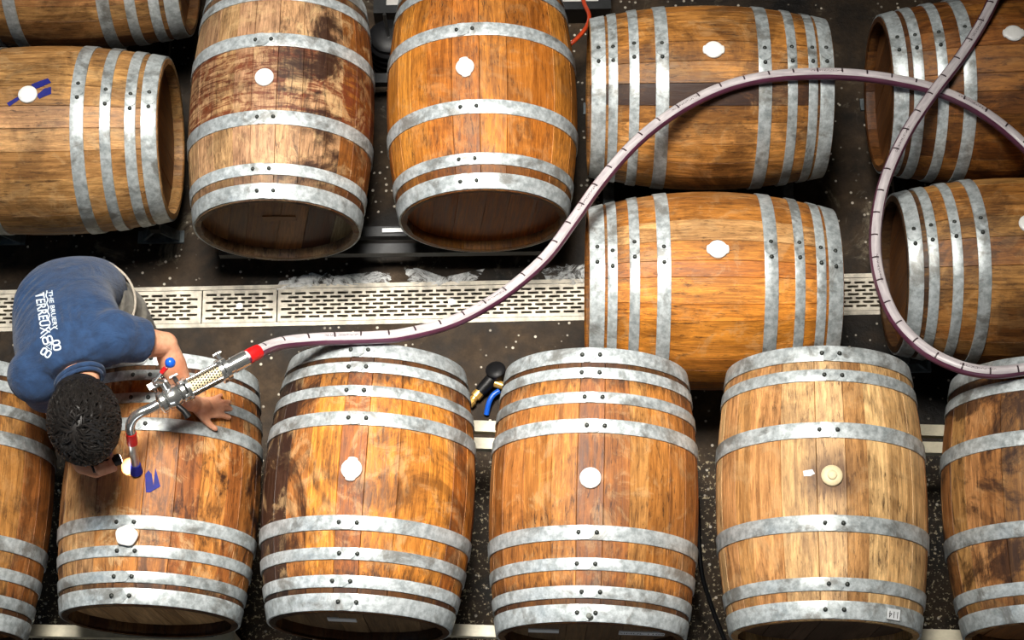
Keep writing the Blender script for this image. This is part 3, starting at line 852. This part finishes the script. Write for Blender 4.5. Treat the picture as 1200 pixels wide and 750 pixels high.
body.ell(HEAD - crown*.035 + face*.098, (.012, .024, .016), HF, 12, 10)          # nose
body.ell(HEAD - crown*.080 + face*.088, (.024, .008, .010), HF, 12, 8)           # lips
for sx in (-1, 1):
    body.ell(HEAD - crown*.02 + HF.col[0]*.076*sx, (.010, .030, .019), HF, 12, 10)   # ears
    body.ell(HEAD + crown*.012 + face*.082 + HF.col[0]*.031*sx, (.020, .008, .012), HF, 12, 8)   # brow
# arms
for sh, el, wr in ((LS - dors*.03, LE, LW), (RS - dors*.04, RE, RW)):
    chain(body, [sh, sh.lerp(el, .5), el, el.lerp(wr, .35), wr], [.060, .052, .042, .043, .029])
# left hand flat on the barrel
B1b = BAR['B1']
def SB(px, py, lift): 
    p_ = surf_hit(B1b, px, py); q_ = p_ - B1b.c; n_ = (q_ - B1b.ax*q_.dot(B1b.ax)).normalized(); return p_ + n_*(lift + WT)
palm0 = SB(226, 477, .030); 
chain(body, [LW, palm0, SB(236, 480, .026)], [.028, .027, .024])
kn_px = [(246, 471), (248.5, 476.5), (248, 482), (245, 488)]
tip_px = [[(251, 467), (256.5, 464)], [(257, 473), (265.5, 472)], [(258, 480), (267, 480)], [(255.5, 488), (265, 490)]]
fr_ = [.0078, .0088, .0090, .0092]
for (kx, ky), tp, r in zip(kn_px, tip_px, fr_):
    k_ = SB(kx, ky, .021)
    chain(body, [SB(234, 479 + (ky-480)*.55, .022), k_], [.018, .0125], 12)
    chain(body, [k_, SB(*tp[0], .017), SB(*tp[1], .0095)], [.0122, r+.0008, r-.0004], 12)
chain(body, [SB(230, 483, .020), SB(238, 494, .016), SB(244, 500, .013), SB(250, 503.5, .010)], [.018, .0135, .0105, .0092], 12)
# right hand closed round the flashlight
FL0 = P(108, 550, 1.235); FL1 = P(141, 537.5, 1.210)      # torch from tail to lens
fd = (FL1-FL0).normalized(); fs_ = fd.cross(Vector((0, 0, 1))).normalized()       # toward the south
if fs_.y > 0: fs_ = -fs_
gc = FL0.lerp(FL1, .40); up_ = Vector((0, 0, 1))
body.ell(gc - fs_*.006 - up_*.026, (.036, .022, .016), frame(fd, fs_), 16, 10)
chain(body, [RW, gc - fd*.03 - up_*.025], [.028, .024])
for i in range(4):
    b0_ = gc + fd*(.026 - .0165*i); r = .0085 - .0004*i
    ring = [b0_ - fs_*.010 - up_*.027, b0_ + fs_*.016 - up_*.022, b0_ + fs_*.0255 - up_*.002, b0_ + fs_*.017 + up_*.0185, b0_ + fs_*.002 + up_*.0235]
    chain(body, ring, [.011, .0095, r+.0005, r, r-.0012], 10)
chain(body, [gc - fs_*.022 - up_*.018, gc - fs_*.028 + up_*.004 + fd*.02, gc - fs_*.014 + up_*.022 + fd*.036], [.013, .0105, .0088], 10)
person = blob('person', body, M['skin'], None, .0042, 5, .5)
tag(person, 'man in a navy t-shirt bending over the barrel being filled', 'person')

sh = MB()
def loft(mb, secs, n=36):
    cs = spline([q_[0] for q_ in secs], .012); k = len(cs); vs = []; fs = []
    cum = [0]
    for a, b_ in zip(secs, secs[1:]): cum.append(cum[-1] + (b_[0]-a[0]).length)
    run = 0
    for i_, c_ in enumerate(cs):
        if i_: run += (c_-cs[i_-1]).length
        u = min(run, cum[-1]-1e-6); m_ = max(j_ for j_ in range(len(cum)) if cum[j_] <= u); m_ = min(m_, len(secs)-2)
        f_ = (u-cum[m_])/(cum[m_+1]-cum[m_]); f_ = f_*f_*(3-2*f_)
        w_ = secs[m_][1]*(1-f_) + secs[m_+1][1]*f_; d_ = secs[m_][2]*(1-f_) + secs[m_+1][2]*f_
        ax_ = secs[m_][3].lerp(secs[m_+1][3], f_)
        t_ = (cs[min(i_+1, k-1)] - cs[max(i_-1, 0)]).normalized()
        x_ = (ax_ - t_*ax_.dot(t_)).normalized(); y_ = x_.cross(t_)
        for j_ in range(n):
            a = 2*math.pi*j_/n
            ca, sa = math.cos(a), math.sin(a)
            vs.append(c_ + x_*w_*math.copysign(abs(ca)**.85, ca) + y_*d_*math.copysign(abs(sa)**.9, sa))
    for i_ in range(k-1):
        for j_ in range(n):
            j2 = (j_+1) % n; fs.append((i_*n+j_, i_*n+j2, (i_+1)*n+j2, (i_+1)*n+j_))
    fs.append(tuple(range(n-1, -1, -1))); fs.append(tuple(range((k-1)*n, k*n)))
    mb.add(vs, fs)
X0 = Vector((1, .0, 0)); X1 = Vector((1, .10, 0))
loft(sh, [(P(97, 338, 1.00), .155, .110, X0), (P(86, 342, 1.09), .160, .112, X0), (P(77, 352, 1.18), .160, .112, X1), (P(76, 371, 1.27), .166, .112, X1.lerp(acr, .6)),
          (P(80, 392, 1.355), .176, .112, acr), (P(84, 409, 1.415), .165, .098, acr), (P(86, 422, 1.45), .115, .074, acr), (C7 - dors*.012, .072, .056, acr)])
def sleeve(s0, e0, k0, k1, r):
    d0 = (e0-s0); sh.tube([s0 - d0*.1, s0 + d0*k0, s0 + d0*k1], [r[0], r[1], r[2]], 24)
    sh.ell(s0, (r[0]+.006,)*3, None, 24, 16)
sleeve(LS - dors*.012, LE + Vector((0, 0, .01)), .35, .60, (.080, .074, .070))
sleeve(RS - dors*.02, RE, .35, .70, (.084, .078, .076))
for s0 in (LS, RS): chain(sh, [s0 - dors*.01, C7 - spine*.10 - dors*.01], [.078, .085], 24)
shirt = blob('t_shirt', sh, M['shirt'], person, .0065, 14, .6)
# gathered folds below the left shoulder and down the back
bmf = bmesh.new(); bmf.from_mesh(shirt.data); bmf.normal_update()
fc = LS - acr*.085 - spine*.035
for v in bmf.verts:
    q_ = v.co - fc; u_ = q_.dot(acr); w_ = q_.dot(spine)
    win = math.exp(-(u_/.055)**2 - (w_/.075)**2)
    ph = u_*2*math.pi/.026 + w_*14
    h_ = .0042*win*math.sin(ph)
    q2 = v.co - WST; win2 = math.exp(-(q2.dot(acr)+.10)**2/.0045 - (q2.dot(spine)-.10)**2/.02)
    h_ += .0035*win2*math.sin((q2.dot(spine)*1.0 + q2.dot(acr)*.7)*2*math.pi/.045)
    v.co += v.normal*h_
bmf.to_mesh(shirt.data); bmf.free()
# collar
n0 = C7 - dors*.040; dd = (HEAD - crown*.07 + nape*.01 - n0).normalized()
cu_ = n0 + dd*.018; fx = frame(acr, dd)
ring = [cu_ + (fx @ Vector((.068*math.cos(a), 0, .066*math.sin(a)))) for a in [2*math.pi*k/40 for k in range(41)]]
ring2 = [cu_ + dd*-.012 + (fx @ Vector((.073*math.cos(a), 0, .070*math.sin(a)))) for a in [2*math.pi*k/40 for k in range(41)]]
build('collar', MB().tube(ring, .0075, 10).tube(ring2, .0085, 10), M['shirt'], shirt, 60)

tr = MB()
tr.ell(PEL + Vector((.01, 0, -.01)), (.175, .135, .14), PF, 28, 18)
tr.tube([PEL + Vector((.0, .0, .12)), PEL], [.150, .165], 32)
for h_, k_, f_ in ((LH, LK, LF), (RH, RK, RF)):
    tr.tube([h_, h_.lerp(k_, .5), k_, k_.lerp(f_, .5), f_ + Vector((0, 0, .04))], [.115, .105, .085, .078, .075], 20)
trs = blob('trousers', tr, M['trouser'], person, .0085, 8, .6)
wb = PEL + Vector((.004, .0, .085))
ringw = [wb + (PF @ Vector((.176*math.cos(a), .0, .150*math.sin(a)))) for a in [2*math.pi*k/48 for k in range(49)]]
build('waistband', MB().tube(ringw, .0042, 8), M['belt'], trs, 60)
for f_ in (LF, RF):
    b_ = MB(); b_.ell(f_ + Vector((0, -.06, -.012)), (.05, .135, .045), None, 20, 12); b_.ell(f_ + Vector((0, .02, .03)), (.045, .05, .05), None, 20, 12)
    so = blob('shoe', b_, M['shoe'], person, .008, 5)
# hair: cap plus wavy locks
hr = MB()
hb0 = HEAD + crown*.026 + nape*.018
hr.ell(hb0, (.096, .126, .112), HF, 28, 20)
hr.ell(HEAD - crown*.070 + nape*.050, (.070, .05, .048), HF, 20, 14)
hair = blob('hair', hr, M['hair'], person, .006, 4)
lk = MB(); rg = random.Random(5)
N = 2600
for i in range(N):
    y_ = 1 - 2*(i+.5)/N; ph = i*2.399963
    dv = Vector((math.sqrt(1-y_*y_)*math.cos(ph), y_, math.sqrt(1-y_*y_)*math.sin(ph)))
    if dv.z > .45 + .35*dv.y: continue            # no hair on the face
    if dv.y < -.86: continue
    p0 = hb0 + HF @ Vector((dv.x*.095, dv.y*.125, dv.z*.111))
    nn = (HF @ Vector((dv.x/.095, dv.y/.125, dv.z/.111))).normalized()
    whorl = hb0 + HF @ Vector((-.01, .085, -.080))
    fl2 = (p0 - whorl); fl2 = (fl2 - nn*fl2.dot(nn)); fl2.normalize()
    sd = nn.cross(fl2); w_ = rg.uniform(-1, 1); ln = rg.uniform(.035, .065); curl = rg.uniform(.004, .011)*rg.choice((-1, 1))
    pts_ = []
    for q_ in range(6):
        t_ = q_/5
        pts_.append(p0 - nn*.004 + fl2*ln*t_ + sd*(curl*math.sin(t_*5 + w_) + w_*.02*t_) + nn*(.012*math.sin(t_*math.pi) + .004 + rg.uniform(-.001, .002) - ln*ln*t_*t_*3.2))
    lk.tube(pts_, [.0022, .0034, .0036, .0032, .0024, .0008], 4, False)
lkm = build('hair_lock', lk, M['hair'], hair, 80); tag(lkm, kind='stuff')

# print on the back of the shirt: white lettering and a petalled emblem
dg = bpy.context.evaluated_depsgraph_get()
bvh = BVHTree.FromPolygons([v.co.copy() for v in shirt.data.vertices], [tuple(p_.vertices) for p_ in shirt.data.polygons])
def on_shirt(px, py, lift=.0012):
    d = (FWD*F + RT*(px-600) - UP*(py-375)).normalized()
    h = bvh.ray_cast(CAM, d)
    if h[0] is None: return P(px, py, 1.4)
    return h[0] + h[1]*lift if h[1].dot(d) < 0 else h[0] - h[1]*lift
def shirt_print(name, verts2, faces):
    me = bpy.data.meshes.new(name); me.from_pydata([tuple(on_shirt(*q_)) for q_ in verts2], [], faces); me.update()
    bm = bmesh.new(); bm.from_mesh(me); bmesh.ops.solidify(bm, geom=bm.faces[:], thickness=.0006); bm.to_mesh(me); bm.free()
    me.materials.append(M['print']); return obj(name, me, shirt)
def print_text(s, x0, y0, x1, y1, h, name):
    tm = text_mesh(s, 1.0, 'LEFT', .012)
    xs = [v.co.x for v in tm.vertices]; ys = [v.co.y for v in tm.vertices]
    lo, hi, yl, yh = min(xs), max(xs), min(ys), max(ys)
    dv = Vector((x1-x0, y1-y0)); nv = Vector((dv.y, -dv.x)).normalized()
    pts_ = []
    for v in tm.vertices:
        u = (v.co.x-lo)/(hi-lo); q_ = (v.co.y-yl)/(yh-yl)*h
        pts_.append((x0 + dv.x*u + nv.x*q_, y0 + dv.y*u + nv.y*q_))
    return shirt_print(name, pts_, [tuple(p_.vertices) for p_ in tm.polygons])
print_text('TERREUX', 41.0, 344.0, 48.0, 392.0, 11.0, 'printed_lettering')
print_text('THE BRUERY', 56.3, 341.0, 62.5, 387.0, 5.2, 'printed_lettering')
def stroke(name, pts, wd, closed=True):
    n = len(pts); vs = []; fs = []
    for i in range(n):
        a = Vector(pts[(i-1) % n] if closed or i else pts[0]); b_ = Vector(pts[(i+1) % n] if closed or i < n-1 else pts[-1])
        t_ = (b_-a).normalized(); nv = Vector((-t_.y, t_.x))*wd/2
        c_ = Vector(pts[i]); vs += [tuple(c_+nv), tuple(c_-nv)]
    for i in range(n if closed else n-1):
        j = (i+1) % n; fs.append((2*i, 2*i+1, 2*j+1, 2*j))
    return shirt_print(name, vs, fs)
wav = [(54.2 + 4.5*k/20 + (.9 if k % 4 < 2 else -.4), 341 + 46*k/20) for k in range(21)]
stroke('printed_rule', wav, 1.3, False)
stroke('printed_rule', [(47.5, 396.5), (64.5, 383.0)], 1.1, False)
ec = Vector((58.6, 406.5))
for ang_ in (-108, -12, 122):
    dv = Vector((math.cos(rad(ang_)), math.sin(rad(ang_)))); nv = Vector((-dv.y, dv.x))
    for sg in (-1, 1):
        cc = ec + dv*8.2 + nv*2.9*sg
        stroke('printed_petal', [tuple(cc + dv*4.0*math.copysign(abs(math.cos(a))**.7, math.cos(a)) + nv*2.6*math.copysign(abs(math.sin(a))**.7, math.sin(a))) for a in [2*math.pi*k/18 for k in range(18)]], 1.7)
stroke('printed_triangle', [tuple(ec + Vector((math.cos(a), math.sin(a)))*4.2) for a in (rad(-60), rad(60), rad(180))], 1.1)

# flashlight in the right hand
fl_o = empty('flashlight', FL0); tag(fl_o, 'small black flashlight held in the man\'s right hand', 'flashlight')
MF = axisM((0, 0, 0), FL1-FL0); LFm = (FL1-FL0).length
build('barrel_grip', MB().lathe([(.011, 0), (.0135, .003), (.0135, LFm*.62), (.0125, LFm*.65), (.0175, LFm*.74), (.0185, LFm*.97), (.016, LFm)], MF, 20), M['blackrub'], fl_o, 40)
em = NT('lit_lens'); em.set(Base_Color=(1, 1, 1, 1), Emission_Color=(1, 1, 1, 1), Emission_Strength=12)
build('lens', MB().lathe([(.014, LFm-.001), (.014, LFm+.0012)], MF, 20), em.m, fl_o, 0)
sl = bpy.data.lights.new('flashlight_beam', 'SPOT'); sl.energy = 30; sl.spot_size = rad(30); sl.spot_blend = .25; sl.shadow_soft_size = .006
so = bpy.data.objects.new('flashlight_beam', sl); C.objects.link(so); so.parent = fl_o
tgt = surf_hit(BAR['B1'], 151.5, 547)
so.location = (FL1 + (tgt-FL1).normalized()*.004 - FL0); so.rotation_euler = (tgt-FL1).to_track_quat('-Z', 'Y').to_euler()

# ------------------------------------------------------------------ foam by the drain
def foam_mat():
    t = NT('foam'); pos = t.n('NewGeometry').outputs['Position']; a = t.noise(pos, 26, 7, .75, .8)
    col = t.mix(t.ramp(a, .35, .65), lin(205, 208, 208), lin(246, 247, 246))
    t.bump(a, .5, .01)
    return t.set(Base_Color=col, Roughness=.5, Alpha=t.ramp(t.noise(pos, 11, 7, .75, 1.4), .38, .60, .0, .85))
M['foam'] = foam_mat()
def foam(px_poly, label, seed):
    rg2 = random.Random(seed)
    pts = [P(x, y, .004) for x, y in px_poly]
    # blobby outline, domed to a centimetre
    cx = sum((p_ for p_ in pts), Vector())/len(pts); out = []
    n = len(pts)
    for i in range(n):
        a, b_ = pts[i], pts[(i+1) % n]
        for k in range(6):
            q_ = a.lerp(b_, k/6); out.append(q_ + (q_-cx).normalized()*rg2.uniform(-.010, .010))
    vs = [(p_.x, p_.y, .0015) for p_ in out]; k = len(out); fs = []
    for lv, sc_, hh in ((1, .82, .004), (2, .5, .005), (3, .15, .005)):
        for p_ in out:
            q_ = cx.lerp(p_, sc_); vs.append((q_.x, q_.y, hh*rg2.uniform(.6, 1.2)))
        for i in range(k):
            i2 = (i+1) % k; fs.append(((lv-1)*k+i, (lv-1)*k+i2, lv*k+i2, lv*k+i))
    fs.append(tuple(range(3*k, 4*k)))
    o = build('foam_patch', MB().add(vs, fs), M['foam'], None, 80)
    tag(o, label, 'foam', kind='stuff'); return o
foam([(320, 340), (328, 330), (345, 324), (368, 320), (392, 322), (420, 320), (440, 318), (458, 321), (455, 331), (436, 336), (400, 336), (360, 338), (335, 340)], 'largest patch of blue-white foam along the drain edge', 1)
foam([(476, 315), (490, 314), (503, 322), (520, 324), (535, 328), (552, 318), (566, 315), (560, 325), (545, 333), (520, 334), (500, 335), (482, 334)], 'middle foam patch by the drain, under the glossy orange barrel', 2)
foam([(634, 316), (650, 312), (672, 311), (690, 308), (700, 322), (696, 332), (668, 333), (642, 333)], 'foam patch by the drain at the end of the striped barrel', 3)

# ------------------------------------------------------------------ odds and ends
# black valve with brass fitting and blue lever between two barrels
va = P(553.5, 469, .030); vb = P(582, 438, .040)
vv = empty('hose_valve', (va.x, va.y, 0)); tag(vv, 'black hose valve with brass fitting, round cap and blue lever', 'valve')
O = Vector((va.x, va.y, 0)); Z = Vector((0, 0, va.z)); D = (vb-va)
build('valve_body', MB().tube([Z+D*.22, Z+D*.45, Z+D*.8, Z+D*1.0], [.019, .024, .026, .022], 14), M['blackrub'], vv, 50)
mb = MB()
mb.lathe([(.013, -.022), (.020, -.022), (.020, .0), (.015, .003), (.015, .014), (.021, .016), (.021, .040), (.015, .042), (.015, .062)], axisM(Z, Z+D), 12)
build('brass_fitting', mb, M['brass'], vv, 30)
ca = Z + D*1.0
build('round_cap', MB().lathe([(.023, -.035), (.030, -.015), (.036, .0), (.038, .006), (.038, .028), (.030, .035), (.009, .036)], axisM(ca, ca + Vector((-.05, .1, .3))), 24), M['blackrub'], vv, 40)
build('side_outlet', MB().tube([Z+D*.72, Z+D*.72 + Vector((.055, -.022, .0))], .016, 12), M['brass'], vv, 40)
build('blue_lever', MB().tube(spline([P(585, 458, .036)-O, P(578, 463, .036)-O, P(573, 472, .030)-O, P(570, 486, .012)-O], .01), .0105, 10), M['blueplastic'], vv, 60)

# black cable hanging between two barrels
cb = build('black_cable', MB().tube(spline([P(817, 585, .62), P(818.5, 615, .55), P(819.5, 645, .48), P(823, 675, .40), P(832, 705, .30), P(843, 735, .20), P(860, 775, .08), P(885, 830, .012)], .02), .0085, 10), M['blackrub'], None, 60)
tag(cb, 'black cable hanging between the reddish-brown barrel and the pale barrel', 'cable')
oc = build('orange_cable', MB().tube(spline([P(680, -60, .1085), P(681, -20, .1095), P(683, -4, .133), P(685, 5, .140), P(690.5, 18, .20), P(688, 30, .24), P(680, 41, .27), P(668, 52, .28), P(655, 58, .22), P(648, 66, .05)], .015), .0085, 10), M['orange'], None, 60)
tag(oc, 'orange cable curling down behind the glossy orange barrel', 'cable')

# pale tray in a dark frame behind the glossy barrel
x0, x1 = P(438, 12, .10).x, P(716, 12, .10).x
yA = P(600, 15, .10).y
ft = empty('low_platform', (0, yA, 0)); tag(ft, 'low pale platform in a dark frame behind the glossy orange barrel', 'platform')
build('frame', MB().box((x0, 0, .0), (x1, .035, .12)).box((x0, .6, 0), (x1, .64, .12)).box((x0, .035, 0), (x0+.05, .6, .12)).box((x1-.05, .035, 0), (x1, .6, .12)), M['rack_dark'], ft, 0)
build('top_panel', MB().box((x0+.05, .035, .06), (x1-.05, .6, .10)), simple('pale_sheet', lin(206, 204, 200), .35, .2, .15, 6), ft, 0)

# black ridged drum with a steel rod between the painted and the glossy barrel
dc = P(455, 40, .22); kd = empty('ridged_drum', (dc.x, dc.y, 0)); tag(kd, 'black ridged drum with a steel rod standing between two barrels', 'drum')
pr = [(.070, .0)]
for i in range(4):
    z_ = .02 + .045*i; pr += [(.074, z_), (.086, z_+.010), (.086, z_+.022), (.074, z_+.032)]
pr += [(.072, .205), (.055, .215), (.02, .217)]
build('drum_body', MB().lathe(pr, None, 32), M['blackrub'], kd, 30)
build('steel_rod', MB().tube([(.0, -.005, .21), (-.008, .03, .33)], .0065, 10), M['dullsteel'], kd, 40)
# label on the dark rack rail
lb = obj('rail_label', MB().box((-.04, -.008, 0), (.04, .008, .0015)).mesh('rail_label', M['paper'], 0), r23)
lp = P(460, 296, .17)
rl_t = -.33
lb.location = (lp.x - r23.location.x, BAR['U2'].c.y*0 + (-.33)*1.0, .5 - prof(BAR['U2'], .32) - .012 + .0005)
